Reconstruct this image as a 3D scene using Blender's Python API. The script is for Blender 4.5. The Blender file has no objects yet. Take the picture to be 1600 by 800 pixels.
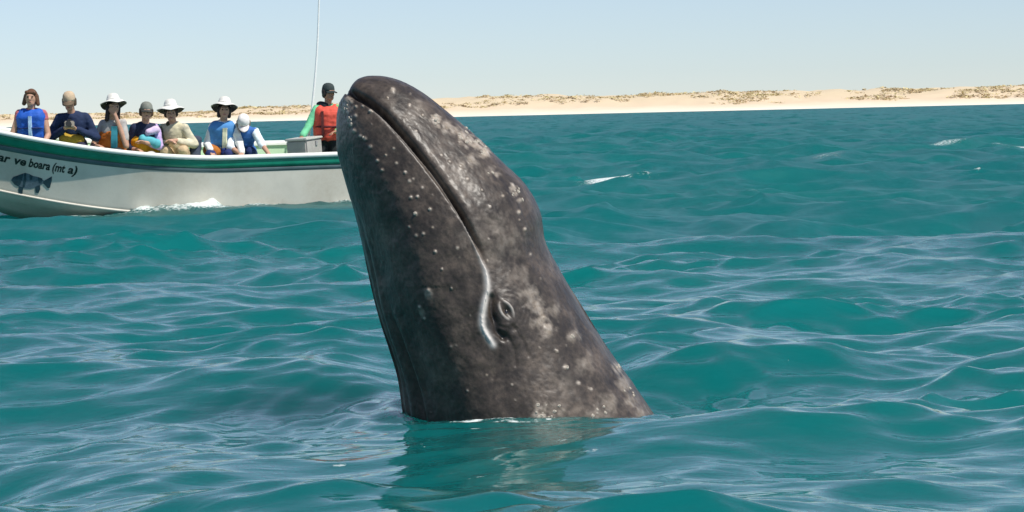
import bpy, bmesh, math, random
import numpy as np
from mathutils import Vector, Matrix, Euler, Quaternion

random.seed(7)
RNG = np.random.default_rng(11)
scene = bpy.context.scene
C = scene.collection
R = math.radians

# ------------------------------------------------------------------ camera
FPX = 3600.0                      # focal length in 1600-px-wide picture units
CAM_Z = 1.25
PITCH = math.atan(225 / FPX)
ROLL = math.atan(20 / 870)
CAM = Vector((0, 0, CAM_Z))
fwd = Vector((0, math.cos(PITCH), -math.sin(PITCH)))
r0 = Vector((1, 0, 0)); u0 = Vector((0, math.sin(PITCH), math.cos(PITCH)))
rgt = r0 * math.cos(ROLL) - u0 * math.sin(ROLL)
upv = u0 * math.cos(ROLL) + r0 * math.sin(ROLL)
cd = bpy.data.cameras.new('camera_view'); cam = bpy.data.objects.new('camera_view', cd); C.objects.link(cam)
cam.matrix_world = Matrix.Translation(CAM) @ Matrix((rgt, upv, -fwd)).transposed().to_4x4()
cd.sensor_width = 36; cd.lens = 36 * FPX / 1600; cd.clip_start = 0.05; cd.clip_end = 6000
scene.camera = cam

def at(px, py, Y):
    """world point seen at picture position px,py standing at distance Y"""
    d = fwd + rgt * ((px - 800) / FPX) + upv * ((400 - py) / FPX)
    return CAM + d * (Y / d.y)

# ------------------------------------------------------------------ sky, sun, exposure
SUN_EL, SUN_AZ = R(56), R(126)    # azimuth from +Y towards +X
w = bpy.data.worlds.new('World'); scene.world = w; w.use_nodes = True
nt = w.node_tree; nt.nodes.clear()
sk = nt.nodes.new('ShaderNodeTexSky'); sk.sky_type = 'NISHITA'; sk.sun_disc = False
sk.sun_elevation = SUN_EL; sk.sun_rotation = SUN_AZ
sk.altitude = 0; sk.air_density = 0.9; sk.dust_density = 0.0; sk.ozone_density = 10.0
bg = nt.nodes.new('ShaderNodeBackground'); bg.inputs[1].default_value = 0.118
wo = nt.nodes.new('ShaderNodeOutputWorld')
hs = nt.nodes.new('ShaderNodeHueSaturation'); hs.inputs['Saturation'].default_value = 0.68   # hazy marine air
nt.links.new(sk.outputs[0], hs.inputs['Color']); nt.links.new(hs.outputs[0], bg.inputs[0]); nt.links.new(bg.outputs[0], wo.inputs[0])
sd = bpy.data.lights.new('sun', 'SUN'); sd.energy = 5.0; sd.angle = R(0.53); sd.color = (1, 0.95, 0.87)
so = bpy.data.objects.new('sun', sd); C.objects.link(so)
sdir = Vector((math.sin(SUN_AZ) * math.cos(SUN_EL), math.cos(SUN_AZ) * math.cos(SUN_EL), math.sin(SUN_EL)))
so.rotation_euler = sdir.to_track_quat('Z', 'Y').to_euler(); so.location = sdir * 60
vs = scene.view_settings; vs.view_transform = 'Standard'; vs.look = 'None'; vs.gamma = 1; vs.exposure = 0.0
vs.use_curve_mapping = False

# ------------------------------------------------------------------ helpers
def tag(o, label=None, cat=None, group=None, kind=None):
    if label: o['label'] = label
    if cat: o['category'] = cat
    if group: o['group'] = group
    if kind: o['kind'] = kind
    return o

def link(name, me, m, parent=None):
    o = bpy.data.objects.new(name, me); C.objects.link(o)
    if m is not None:
        me.materials.clear(); me.materials.append(m)
    if parent is not None: o.parent = parent
    return o

def np_mesh(name, verts, quads, smooth=True):
    verts = np.ascontiguousarray(verts, dtype=np.float32); quads = np.ascontiguousarray(quads, dtype=np.int32)
    me = bpy.data.meshes.new(name)
    me.vertices.add(len(verts)); me.vertices.foreach_set('co', verts.ravel())
    n = len(quads)
    me.loops.add(n * 4); me.loops.foreach_set('vertex_index', quads.ravel())
    me.polygons.add(n); me.polygons.foreach_set('loop_start', np.arange(0, n * 4, 4, dtype=np.int32))
    me.polygons.foreach_set('loop_total', np.full(n, 4, dtype=np.int32))
    me.polygons.foreach_set('use_smooth', np.full(n, smooth, dtype=bool))
    me.update(calc_edges=True); me.validate()
    return me

def grid_quads(nr, nc, wrap=False):
    i = np.arange(nr - 1)[:, None]; j = np.arange(nc if wrap else nc - 1)[None, :]
    j2 = (j + 1) % nc
    a = i * nc + j; b = i * nc + j2; c = (i + 1) * nc + j2; d = (i + 1) * nc + j
    return np.stack([a, b, c, d], -1).reshape(-1, 4)

def vnoise(p, seed=0):
    """smooth value noise, p (...,3) -> about -1..1"""
    p = np.asarray(p, dtype=np.float64); f = np.floor(p); t = p - f; t = t * t * (3 - 2 * t)
    i = f.astype(np.int64)
    def h(dx, dy, dz):
        n = (i[..., 0] + dx) * 374761393 + (i[..., 1] + dy) * 668265263 + (i[..., 2] + dz) * 2147483647 + seed * 1274126177
        n = (n ^ (n >> 13)) * 1274126177; n = n ^ (n >> 16)
        return (n & 0xffff) / 32767.5 - 1
    x, y, z = t[..., 0], t[..., 1], t[..., 2]
    l = lambda a, b, k: a + (b - a) * k
    return l(l(l(h(0,0,0), h(1,0,0), x), l(h(0,1,0), h(1,1,0), x), y),
             l(l(h(0,0,1), h(1,0,1), x), l(h(0,1,1), h(1,1,1), x), y), z)

def fbm(p, oct=4, seed=0):
    s = 0; a = 1; t = 0
    for k in range(oct):
        s = s + a * vnoise(np.asarray(p) * (2 ** k), seed + k); t += a; a *= 0.5
    return s / t

class NT:
    def __init__(self, m): self.t = m.node_tree; self.t.nodes.clear()
    def n(self, typ, **kw):
        nd = self.t.nodes.new('ShaderNode' + typ)
        for k, v in kw.items():
            if k.startswith('i_'):
                key = k[2:]; key = int(key) if key.isdigit() else key.replace('_', ' ')
                nd.inputs[key].default_value = v
            else: setattr(nd, k, v)
        return nd
    def l(self, a, b): self.t.links.new(a, b)

def ramp(nd, stops):
    el = nd.color_ramp.elements
    while len(el) < len(stops): el.new(0.5)
    for e, (p, c) in zip(el, stops):
        e.position = p; e.color = c if len(c) == 4 else (*c, 1)

def mat(name, col, rough=0.7, var=0.25, scale=14, spec=0.4, bump=0.15, wear=None):
    """procedural material: noise-varied colour, roughness and fine relief"""
    m = bpy.data.materials.new(name); m.use_nodes = True; t = NT(m)
    out = t.n('OutputMaterial'); b = t.n('BsdfPrincipled')
    tc = t.n('TexCoord'); nz = t.n('TexNoise', i_Scale=scale, i_Detail=5, i_Roughness=0.6)
    t.l(tc.outputs['Object'], nz.inputs['Vector'])
    rp = t.n('ValToRGB')
    lo = tuple(c * (1 - var) for c in col); hi = tuple(min(1, c * (1 + var)) for c in col)
    ramp(rp, [(0.3, lo), (0.7, hi)])
    t.l(nz.outputs['Fac'], rp.inputs[0])
    colout = rp.outputs[0]
    if wear:
        n2 = t.n('TexNoise', i_Scale=scale * 0.25, i_Detail=8, i_Roughness=0.75); t.l(tc.outputs['Object'], n2.inputs['Vector'])
        r2 = t.n('ValToRGB'); ramp(r2, [(0.5, (0, 0, 0)), (0.68, (1, 1, 1))]); t.l(n2.outputs['Fac'], r2.inputs[0])
        mx = t.n('Mix', data_type='RGBA'); mx.inputs[7].default_value = (*wear, 1)
        ml = t.n('Math', operation='MULTIPLY', i_1=0.55); t.l(r2.outputs[0], ml.inputs[0])
        t.l(ml.outputs[0], mx.inputs[0]); t.l(colout, mx.inputs[6]); colout = mx.outputs[2]
    t.l(colout, b.inputs['Base Color'])
    b.inputs['Roughness'].default_value = rough; b.inputs['Specular IOR Level'].default_value = spec
    bp = t.n('Bump', i_Strength=bump, i_Distance=0.01); t.l(nz.outputs['Fac'], bp.inputs['Height'])
    t.l(bp.outputs[0], b.inputs['Normal']); t.l(b.outputs[0], out.inputs[0])
    return m

# ------------------------------------------------------------------ layout constants
WY = 9.5                                            # distance of the whale
PXM = FPX / WY                                      # picture units per metre there
wc = at(815, 655, WY)                               # whale at the waterline
BOAT_YAW = R(27)
bo = at(262, 330, 33.0); BOAT_LOC = Vector((bo.x, 33.0, -0.03))
BL = 7.8                                            # boat length
BOAT_M = Matrix.Translation(BOAT_LOC) @ Euler((R(-5.5), 0, math.pi + BOAT_YAW), 'XYZ').to_matrix().to_4x4()
# heel lowers the +Y (near) side
BOAT_MI = BOAT_M.inverted()

def sstep(a, b, x):
    t = np.clip((x - a) / (b - a), 0, 1); return t * t * (3 - 2 * t)

# hull lines; u = 0 at transom .. 1 at stem head
def beam_g(u):
    u = np.asarray(u, float)
    return np.where(u < 0.48, 0.86 + 0.06 * np.sin(u / 0.48 * math.pi / 2), 0.92 * (1 - np.clip((u - 0.48) / 0.52, 0, 1) ** 2.2))
def beam_c(u):
    u = np.asarray(u, float)
    return np.where(u < 0.36, 0.88, 0.88 * (1 - np.clip((u - 0.36) / 0.6, 0, 1) ** 1.8))
def sheer(u):
    return 0.82 + 0.74 * np.clip((np.asarray(u, float) - 0.42) / 0.58, 0, 1) ** 1.75
def chine(u):
    return 0.03 + 0.74 * np.clip((np.asarray(u, float) - 0.52) / 0.48, 0, 1) ** 1.6
def keel(u):
    return -0.16 + 1.3 * np.clip((np.asarray(u, float) - 0.66) / 0.34, 0, 1) ** 2.2
def bx(u): return (np.asarray(u, float) - 0.5) * BL

def hull_pt(u, t, off=0.0, side=1):
    """point on the topside; t=0 gunwale, 1 chine; off = outward offset"""
    u = np.asarray(u, float); t = np.asarray(t, float)
    g, c = beam_g(u), beam_c(u)
    y = g + (c - g) * (t ** 0.85) - 0.04 * np.sin(t * math.pi) * np.clip((u - .5) * 2, 0, 1)
    z = sheer(u) + (chine(u) - sheer(u)) * t
    return np.stack([bx(u) + 0 * t, side * (np.maximum(y, 0.012) + off), z - off * 0.15], -1)

# ------------------------------------------------------------------ sea
def make_sea():
    dense = np.linspace(R(-15.5), R(15.5), 640)
    coarse = np.concatenate([np.geomspace(R(15.6), R(180), 70)])
    ang = np.concatenate([-coarse[::-1][1:], dense, coarse])            # full turn round the viewer
    ang = ang[:-1]
    def geo(a, b, q):
        n = int(math.log(b / a) / math.log(q)); return np.geomspace(a, b, n, endpoint=False)
    rad = np.concatenate([geo(0.5, 4, 1.02), geo(4, 22, 1.0046), geo(22, 110, 1.0052), geo(110, 840, 1.009), [840, 1200, 2200]])
    nr, nc = len(rad), len(ang)
    rr, aa = np.meshgrid(rad, ang, indexing='ij')
    X = rr * np.sin(aa); Y = rr * np.cos(aa)
    drow = np.gradient(rad)[:, None] + 0 * aa
    dcol = rr * np.abs(np.gradient(np.unwrap(ang)))[None, :]
    sp = np.maximum(drow, dcol)
    x = X.ravel(); y = Y.ravel(); sp = sp.ravel(); r = rr.ravel()
    env = 1 + 0.45 * fbm(np.stack([x / 7, y / 5, 0 * x], -1), 3, 5)      # groups of higher and lower waves
    dw = np.hypot(x - wc.x, (y - WY) * 0.9)
    calm = 1 - 0.66 * np.exp(-(np.hypot((x - wc.x + 0.10) / 0.75, (y - 8.2) / 1.7)) ** 2)
    # boat frame
    b = np.stack([x, y, 0 * x, 0 * x + 1], -1) @ np.array(BOAT_MI).T
    ub = b[:, 0] / BL + 0.5
    db = np.hypot(b[:, 0] / 4.8, (b[:, 1] - 1.0) / 3.2)
    calm = calm * (1 - 0.85 * np.exp(-(db / 1.2) ** 4))
    slick = np.clip(0.72 + 1.5 * fbm(np.stack([x / 2.6, y / 1.7, 0 * x + 3], -1), 3, 15), 0.50, 1.6)   # calmer and rougher patches
    calm = calm * (0.35 + 0.65 * sstep(0.5, 5.0, r))
    Z = np.zeros_like(x); DX = np.zeros_like(x); DY = np.zeros_like(x); J = np.zeros_like(x)
    far = 1 + 0.35 * sstep(16, 45, r)
    N = 120; lost = np.zeros_like(x)
    lam = np.geomspace(0.20, 8.5, N)[::-1]
    for k in range(N):
        l = lam[k] * RNG.uniform(0.95, 1.05)
        th = R(-90) + R(14) + RNG.normal(0, 0.6 if l > 3.2 else 1.0)   # running roughly towards the viewer
        q = 0.050 if l < 0.42 else (0.043 if l < 1.0 else (0.029 if l < 3.2 else 0.014))
        kk = 2 * math.pi / l; a = q / kk
        ph = RNG.uniform(0, 2 * math.pi)
        fade = 1 - sstep(l / 3.0, l / 1.4, sp)
        lost += 0.5 * (q * (1 - fade)) ** 2
        if fade.max() <= 0: continue
        A = a * fade * calm * (far if l > 1.2 else 1.0) * (env if l > 1.0 else slick)
        arg = kk * (x * math.cos(th) + y * math.sin(th)) + ph
        s, c = np.sin(arg), np.cos(arg)
        Z += A * s; DX += 0.98 * A * c * math.cos(th); DY += 0.98 * A * c * math.sin(th)
        J += A * kk * s
    # a broad swell under the wave group
    Z = Z + 0.018 * calm * np.sin(2 * math.pi * (x * 0.2 + y) / 9 + 1.0)
    near_w = np.hypot(x - wc.x, y - 8.95) < 0.6
    Z = Z - (Z[near_w].mean() - 0.045) * np.exp(-(dw / 3.2) ** 2)
    dring = (np.hypot((x - wc.x) / 0.51, (y - WY) / 0.515) - 1) * 0.5
    Z = Z + 0.010 * np.sin(dring * 2 * math.pi / 0.17 + 2.2 * fbm(np.stack([x * 2, y * 2, 0 * x], -1), 2, 88)) * np.exp(-np.maximum(dring, 0) / 0.45)   # rings lapping round the body
    wl = at(600, 640, WY)
    Z = Z + 0.05 * np.exp(-((x - wl.x) / 0.35) ** 2 - ((y - WY - 0.1) / 0.5) ** 2)     # water heaped against the throat
    bt = at(50, 345, 30.0)
    Z = Z - 0.10 * np.exp(-((x - bt.x) / 1.6) ** 2 - ((y - 29.5) / 2.4) ** 2)     # trough under the bow
    # inside the hull the water is displaced
    inside = (np.abs(b[:, 1]) < np.interp(ub, np.linspace(0, 1, 30), np.maximum(beam_c(np.linspace(0, 1, 30)) - 0.08, 0))) & (ub > 0.02) & (ub < 0.9)
    Z = np.where(inside, -0.55, Z)
    # foam mask: breaking crests, hull wash, the whale's waterline, scattered flecks
    nz1 = fbm(np.stack([x * 2.2, y * 1.1, 0 * x], -1), 4, 9)
    foam = np.zeros_like(x)
    def patch(px, py, rx, ry, s):
        nonlocal foam, Z
        d = fwd + rgt * ((px - 800) / FPX) + upv * ((400 - py) / FPX)
        g = CAM + d * (-CAM_Z / d.z)
        e = np.exp(-((x - g.x) / rx) ** 2 - ((y - g.y) / ry) ** 2)
        foam = np.maximum(foam, s * e * (0.75 + 0.7 * nz1))
        if g.y > 20: Z = Z + 0.11 * s * np.exp(-((x - g.x) / (rx * 1.6)) ** 2 - ((y - g.y) / (ry * 1.3)) ** 2)     # the crest that breaks there
    for p in ((945, 286, .33, .7, 1.0), (1000, 284, .5, .6, .55), (1480, 232, .75, 1.0, .6), (1590, 236, .7, 2.0, .8), (1125, 276, .7, .5, .45),
              (1160, 655, .11, .09, .8), (1290, 250, .5, 1.5, .45), (1180, 660, .2, .12, .45), (92, 592, .05, .06, .7), (520, 755, .03, .03, .7),
              (735, 677, .17, .05, 1.5), (790, 681, .10, .05, 1.4), (845, 682, .07, .04, 1.1), (632, 655, .06, .07, 1.1), (860, 745, .05, .03, .6), (905, 766, .06, .03, .7), (730, 785, .04, .03, .6)):
        patch(*p)
    # wash along the near side of the hull
    near = beam_c(np.clip(ub, 0, 1)) * 0.98
    hb = np.exp(-((b[:, 1] - near - 0.16) / 0.34) ** 2) * np.exp(-((b[:, 0] + 0.05) / 0.95) ** 4)
    nz2 = fbm(np.stack([x * 3.1, y * 2.0, 0 * x], -1), 4, 19)
    foam = np.maximum(foam, 1.0 * hb * (0.6 + 1.6 * nz2))
    Z = np.where(inside, Z, Z + 0.08 * hb * np.clip(0.7 + 1.1 * nz2, 0.05, 1.5))
    hb2 = np.exp(-((b[:, 1] - near - 0.05) / 0.12) ** 2) * sstep(-3.9, -3.2, b[:, 0]) * (1 - sstep(1.6, 2.3, b[:, 0]))
    foam = np.maximum(foam, 0.8 * hb2 * (0.7 + 0.9 * nz1))
    Z = np.where(inside, Z, Z + 0.05 * hb2 * np.clip(0.5 + 1.2 * nz2, 0, 1.5))
    dE = np.abs(np.hypot((x - wc.x) / 0.51, (y - WY) / 0.515) - 1) * 0.5
    foam = np.maximum(foam, 1.0 * np.exp(-(dE / 0.045) ** 2) * np.clip(0.40 + 1.6 * fbm(np.stack([x * 5, y * 5, 0 * x], -1), 3, 71), 0, 1.3))
    fk = CAM + (fwd + rgt * (-60 / FPX) + upv * (-320 / FPX)) * 1.0
    fleck = np.exp(-((x - at(745, 700, 8.4).x) / 0.55) ** 2 - ((y - 8.3) / 0.9) ** 2) + 0.26 * np.exp(-((x - at(1200, 560, 11.5).x) / 1.2) ** 2 - ((y - 11.7) / 1.2) ** 2)
    crest = sstep(0.50, 0.85, J) * sstep(18, 30, r) * (0.5 + 1.2 * fbm(np.stack([x * .12, y * .08, 0 * x], -1), 2, 31))
    foam = np.maximum(foam, 0.8 * np.clip(crest, 0, 1))
    V = np.stack([x + DX, y + DY, Z], -1)
    me = np_mesh('sea', V, grid_quads(nr, nc, True)[:, ::-1])
    at_ = me.attributes.new('foam', 'FLOAT', 'POINT'); at_.data.foreach_set('value', foam.astype(np.float32))
    at3 = me.attributes.new('fleck', 'FLOAT', 'POINT'); at3.data.foreach_set('value', fleck.astype(np.float32))
    # unresolved ripples count as roughness of the surface
    lost = lost + 0.003 * sstep(8, 60, r)
    rg = np.clip(np.sqrt(np.sqrt(2 * lost)) * (1 + 0.5 * fbm(np.stack([x / 26, y / 40, 0 * x], -1), 4, 77) * sstep(15, 60, r)), 0.05, 0.40)
    at2 = me.attributes.new('ripple', 'FLOAT', 'POINT'); at2.data.foreach_set('value', rg.astype(np.float32))
    m = bpy.data.materials.new('sea_water'); m.use_nodes = True; t = NT(m)
    out = t.n('OutputMaterial')
    geo_ = t.n('NewGeometry')
    mp = t.n('Mapping'); mp.inputs['Scale'].default_value = (0.6, 1.2, 1.0); t.l(geo_.outputs['Position'], mp.inputs[0])
    n1 = t.n('TexNoise', i_Scale=8.0, i_Detail=2.5, i_Roughness=0.5, i_Distortion=0.4); t.l(mp.outputs[0], n1.inputs['Vector'])
    n2 = t.n('TexNoise', i_Scale=1.4, i_Detail=4, i_Roughness=0.55); t.l(mp.outputs[0], n2.inputs['Vector'])
    b2 = t.n('Bump', i_Strength=0.15, i_Distance=0.05); t.l(n2.outputs['Fac'], b2.inputs['Height'])
    b1 = t.n('Bump', i_Strength=0.24, i_Distance=0.02); t.l(n1.outputs['Fac'], b1.inputs['Height']); t.l(b2.outputs[0], b1.inputs['Normal'])
    # body colour of the water: light scattered back out of the sea, softer than the surface relief
    vn = t.n('TexNoise', i_Scale=0.09, i_Detail=3); t.l(geo_.outputs['Position'], vn.inputs['Vector'])
    cr = t.n('ValToRGB'); ramp(cr, [(0.3, (0.000, 0.098, 0.102)), (0.7, (0.001, 0.120, 0.112))]); t.l(vn.outputs['Fac'], cr.inputs[0])
    mx = t.n('BsdfPrincipled', i_IOR=1.33); t.l(cr.outputs[0], mx.inputs['Base Color']); 
    # gust streaks on the far water, too fine for the mesh: they tilt the unresolved facets
    mg = t.n('Mapping'); mg.inputs['Scale'].default_value = (0.55, 0.10, 1.0); t.l(geo_.outputs['Position'], mg.inputs[0])
    ng = t.n('TexNoise', i_Scale=1.0, i_Detail=5, i_Roughness=0.65); t.l(mg.outputs[0], ng.inputs['Vector'])
    sg_ = t.n('Math', operation='SUBTRACT'); sg_.inputs[1].default_value = 0.5; t.l(ng.outputs['Fac'], sg_.inputs[0])
    rp_ = t.n('Attribute', attribute_name='ripple'); rm_ = t.n('MapRange'); rm_.inputs[1].default_value = 0.08; rm_.inputs[2].default_value = 0.3; rm_.inputs[4].default_value = 1.5; t.l(rp_.outputs['Fac'], rm_.inputs[0])
    am = t.n('Math', operation='MULTIPLY'); t.l(sg_.outputs[0], am.inputs[0]); t.l(rm_.outputs[0], am.inputs[1])
    cv = t.n('CombineXYZ'); t.l(am.outputs[0], cv.inputs['Y'])
    va = t.n('VectorMath', operation='ADD'); t.l(b1.outputs[0], va.inputs[0]); t.l(cv.outputs[0], va.inputs[1])
    vn_ = t.n('VectorMath', operation='NORMALIZE'); t.l(va.outputs[0], vn_.inputs[0]); t.l(vn_.outputs[0], mx.inputs['Normal'])
    mx.subsurface_method = 'BURLEY'; mx.inputs['Subsurface Weight'].default_value = 1.0
    mx.inputs['Subsurface Radius'].default_value = (0.15, 1.0, 0.9); mx.inputs['Subsurface Scale'].default_value = 4.0
    ra = t.n('Attribute', attribute_name='ripple'); t.l(ra.outputs['Fac'], mx.inputs['Roughness'])
    # foam
    fa = t.n('Attribute', attribute_name='foam')
    fn = t.n('TexNoise', i_Scale=22.0, i_Detail=5, i_Roughness=0.7); t.l(geo_.outputs['Position'], fn.inputs['Vector'])
    sub = t.n('Math', operation='SUBTRACT'); sub.inputs[1].default_value = 0.5; t.l(fn.outputs['Fac'], sub.inputs[0])
    ma = t.n('Math', operation='MULTIPLY_ADD'); ma.inputs[1].default_value = 2.2; t.l(sub.outputs[0], ma.inputs[0]); t.l(fa.outputs['Fac'], ma.inputs[2])
    fr2 = t.n('ValToRGB'); ramp(fr2, [(0.42, (0, 0, 0)), (0.85, (0.92, 0.92, 0.92))]); t.l(ma.outputs[0], fr2.inputs[0])
    gate = t.n('Math', operation='GREATER_THAN'); gate.inputs[1].default_value = 0.06; t.l(fa.outputs['Fac'], gate.inputs[0])
    gm = t.n('Math', operation='MULTIPLY'); t.l(fr2.outputs[0], gm.inputs[0]); t.l(gate.outputs[0], gm.inputs[1])
    vo = t.n('TexVoronoi', i_Scale=7.0, i_Randomness=1.0); t.l(geo_.outputs['Position'], vo.inputs['Vector'])
    vs1 = t.n('SeparateColor'); t.l(vo.outputs['Color'], vs1.inputs[0])
    vr = t.n('MapRange'); vr.inputs[1].default_value = 0.45; vr.inputs[2].default_value = 1.0; vr.inputs[3].default_value = 0.0; vr.inputs[4].default_value = 0.20; t.l(vs1.outputs[0], vr.inputs[0])
    fka = t.n('Attribute', attribute_name='fleck'); vm = t.n('Math', operation='MULTIPLY'); t.l(vr.outputs[0], vm.inputs[0]); t.l(fka.outputs['Fac'], vm.inputs[1])
    vl = t.n('Math', operation='LESS_THAN'); t.l(vo.outputs['Distance'], vl.inputs[0]); t.l(vm.outputs[0], vl.inputs[1])
    vx = t.n('Math', operation='MULTIPLY'); vx.inputs[1].default_value = 0.7; t.l(vl.outputs[0], vx.inputs[0])
    vmx = t.n('Math', operation='MAXIMUM'); t.l(vx.outputs[0], vmx.inputs[0]); t.l(gm.outputs[0], vmx.inputs[1]); gm = vmx
    fd = t.n('BsdfDiffuse'); fd.inputs[0].default_value = (0.72, 0.78, 0.76, 1)
    mf = t.n('MixShader'); t.l(gm.outputs[0], mf.inputs[0]); t.l(mx.outputs[0], mf.inputs[1]); t.l(fd.outputs[0], mf.inputs[2])
    t.l(mf.outputs[0], out.inputs[0])
    o = link('sea', me, m); tag(o, 'choppy teal green sea with small wind waves', 'sea', kind='structure')
    return o
sea = make_sea()

# ------------------------------------------------------------------ far sand spit
def dune_h(x, d):
    """height of the spit; x along shore, d metres inland"""
    P = lambda sx, sd, s: fbm(np.stack([x / sx, d / sd, 0 * x], -1), 4, s)
    beach = 0.055 * np.minimum(d, 30)
    top = 5.6 + 1.7 * P(70, 60, 3) + 1.0 * P(16, 14, 8) + 0.9 * sstep(-160, 60, x) - 1.7 * (1 - sstep(-110, -20, x))
    rise = sstep(24, 70, d)
    rid = 0.9 * P(9, 12, 21) * sstep(22, 40, d)
    return beach * (1 - rise) + np.maximum(top, 2) * rise + rid - 3.0 * sstep(150, 260, d)
SHORE = 800.0
def make_beach():
    xs = np.linspace(-620, 620, 620); ds = np.concatenate([np.linspace(-14, 34, 20), np.linspace(37, 120, 40), np.linspace(126, 300, 16)])
    D, X = np.meshgrid(ds, xs, indexing='ij')
    Xr, Dr = X.ravel(), D.ravel()
    Z = np.where(Dr < 0, 0.06 * Dr, dune_h(Xr, np.maximum(Dr, 0)))
    wob = 3.5 * fbm(np.stack([Xr / 60, 0 * Xr, 0 * Xr], -1), 3, 14)
    me = np_mesh('beach', np.stack([Xr, SHORE + Dr + wob, Z], -1), grid_quads(len(ds), len(xs)))
    m = bpy.data.materials.new('dune_sand'); m.use_nodes = True; t = NT(m)
    out = t.n('OutputMaterial'); b = t.n('BsdfPrincipled', i_Roughness=0.95); b.inputs['Specular IOR Level'].default_value = 0.1
    g = t.n('NewGeometry'); sx = t.n('SeparateXYZ'); t.l(g.outputs['Position'], sx.inputs[0])
    nz = t.n('TexNoise', i_Scale=0.05, i_Detail=6, i_Roughness=0.6); t.l(g.outputs['Position'], nz.inputs['Vector'])
    ad = t.n('Math', operation='MULTIPLY_ADD'); ad.inputs[1].default_value = 2.0; t.l(nz.outputs['Fac'], ad.inputs[0]); t.l(sx.outputs['Z'], ad.inputs[2])
    mr = t.n('MapRange'); mr.inputs[1].default_value = 0.6; mr.inputs[2].default_value = 8.0; t.l(ad.outputs[0], mr.inputs[0])
    cr = t.n('ValToRGB'); ramp(cr, [(0.0, (0.80, 0.75, 0.65)), (0.22, (0.74, 0.64, 0.50)), (0.4, (0.66, 0.53, 0.38)), (0.75, (0.62, 0.51, 0.35)), (1.0, (0.60, 0.50, 0.35))])  # sand tones paled so the colour itself carries distance haze
    t.l(mr.outputs[0], cr.inputs[0]); t.l(cr.outputs[0], b.inputs['Base Color']); t.l(b.outputs[0], out.inputs[0])
    o = link('beach', me, m); tag(o, 'low pale sand spit with dunes across the water', 'beach', kind='structure')
    # scrub on the dunes: a mass of low clumps
    n = 5200
    x = RNG.uniform(-420, 420, n); d = 36 + 70 * RNG.random(n) ** 1.3
    dens = fbm(np.stack([x / 22, d / 14, 0 * x], -1), 3, 40)
    keep = dens > -0.04; x, d = x[keep], d[keep]
    z = dune_h(x, d); vv = []; ff = []; cc = []
    for i in range(len(x)):
        rx = RNG.uniform(0.9, 3.6); rz = RNG.uniform(0.15, 0.55); shade = RNG.random()
        for k in range(16):
            a = RNG.uniform(0, 2 * math.pi); q = RNG.random() ** 0.5
            c = np.array([x[i] + math.cos(a) * q * rx, SHORE + d[i] + math.sin(a) * q * rx, z[i] + (1 - q * q) * rz * RNG.uniform(0.3, 1) + 0.05])
            s = RNG.uniform(0.25, 0.6); n0 = len(vv)
            for _ in range(3): vv.append(c + RNG.normal(0, s, 3) * (1, 1, 0.45))
            ff.append((n0, n0 + 1, n0 + 2)); cc += [shade] * 3
    me = bpy.data.meshes.new('dune_scrub'); me.from_pydata([tuple(v) for v in vv], [], ff); me.update()
    a = me.attributes.new('shade', 'FLOAT', 'POINT'); a.data.foreach_set('value', np.array(cc, np.float32))
    m = bpy.data.materials.new('dry_scrub'); m.use_nodes = True; t = NT(m)
    out = t.n('OutputMaterial'); b = t.n('BsdfPrincipled', i_Roughness=0.9); fa = t.n('Attribute', attribute_name='shade')
    cr = t.n('ValToRGB'); ramp(cr, [(0.0, (0.46, 0.37, 0.25)), (0.35, (0.50, 0.42, 0.24)), (0.7, (0.60, 0.52, 0.27)), (1.0, (0.56, 0.43, 0.29))])  # scrub tones lightened, with the haze painted into them
    t.l(fa.outputs['Fac'], cr.inputs[0]); t.l(cr.outputs[0], b.inputs['Base Color']); t.l(b.outputs[0], out.inputs[0])
    o = link('dune_scrub', me, m); tag(o, 'dry olive and tan scrub covering the far dunes', 'scrub', kind='stuff')
make_beach()

# ------------------------------------------------------------------ whale
def poly_dist(P, poly):
    """distance to polyline, signed side (+ right of travel in picture coords), and fraction along"""
    poly = np.asarray(poly, float); best = np.full(len(P), 1e9); side = np.zeros(len(P)); fr = np.zeros(len(P))
    seg = np.diff(poly, axis=0); L = np.hypot(seg[:, 0], seg[:, 1]); cum = np.concatenate([[0], np.cumsum(L)])
    for i in range(len(seg)):
        d = P - poly[i]; t = np.clip((d @ seg[i]) / (L[i] ** 2), 0, 1)
        q = d - t[:, None] * seg[i]; dist = np.hypot(q[:, 0], q[:, 1]); m = dist < best
        best[m] = dist[m]; side[m] = np.sign(seg[i][0] * d[m, 1] - seg[i][1] * d[m, 0]); fr[m] = (cum[i] + t[m] * L[i]) / cum[-1]
    return best, side, fr

def catmull(pts, n):
    pts = np.asarray(pts, float); d = np.concatenate([[0], np.cumsum(np.maximum(1e-3, np.linalg.norm(np.diff(pts, axis=0), axis=1)))])
    d = d / d[-1]; mt = np.gradient(pts, d, axis=0)
    u = np.linspace(0, 1, n) if np.isscalar(n) else n
    i = np.clip(np.searchsorted(d, u, side='right') - 1, 0, len(d) - 2); h = (d[i + 1] - d[i])[:, None]; t = ((u - d[i])[:, None]) / h
    h00 = 2 * t**3 - 3 * t**2 + 1; h10 = t**3 - 2 * t**2 + t; h01 = -2 * t**3 + 3 * t**2; h11 = t**3 - t**2
    return h00 * pts[i] + h10 * h * mt[i] + h01 * pts[i + 1] + h11 * h * mt[i + 1]

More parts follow.
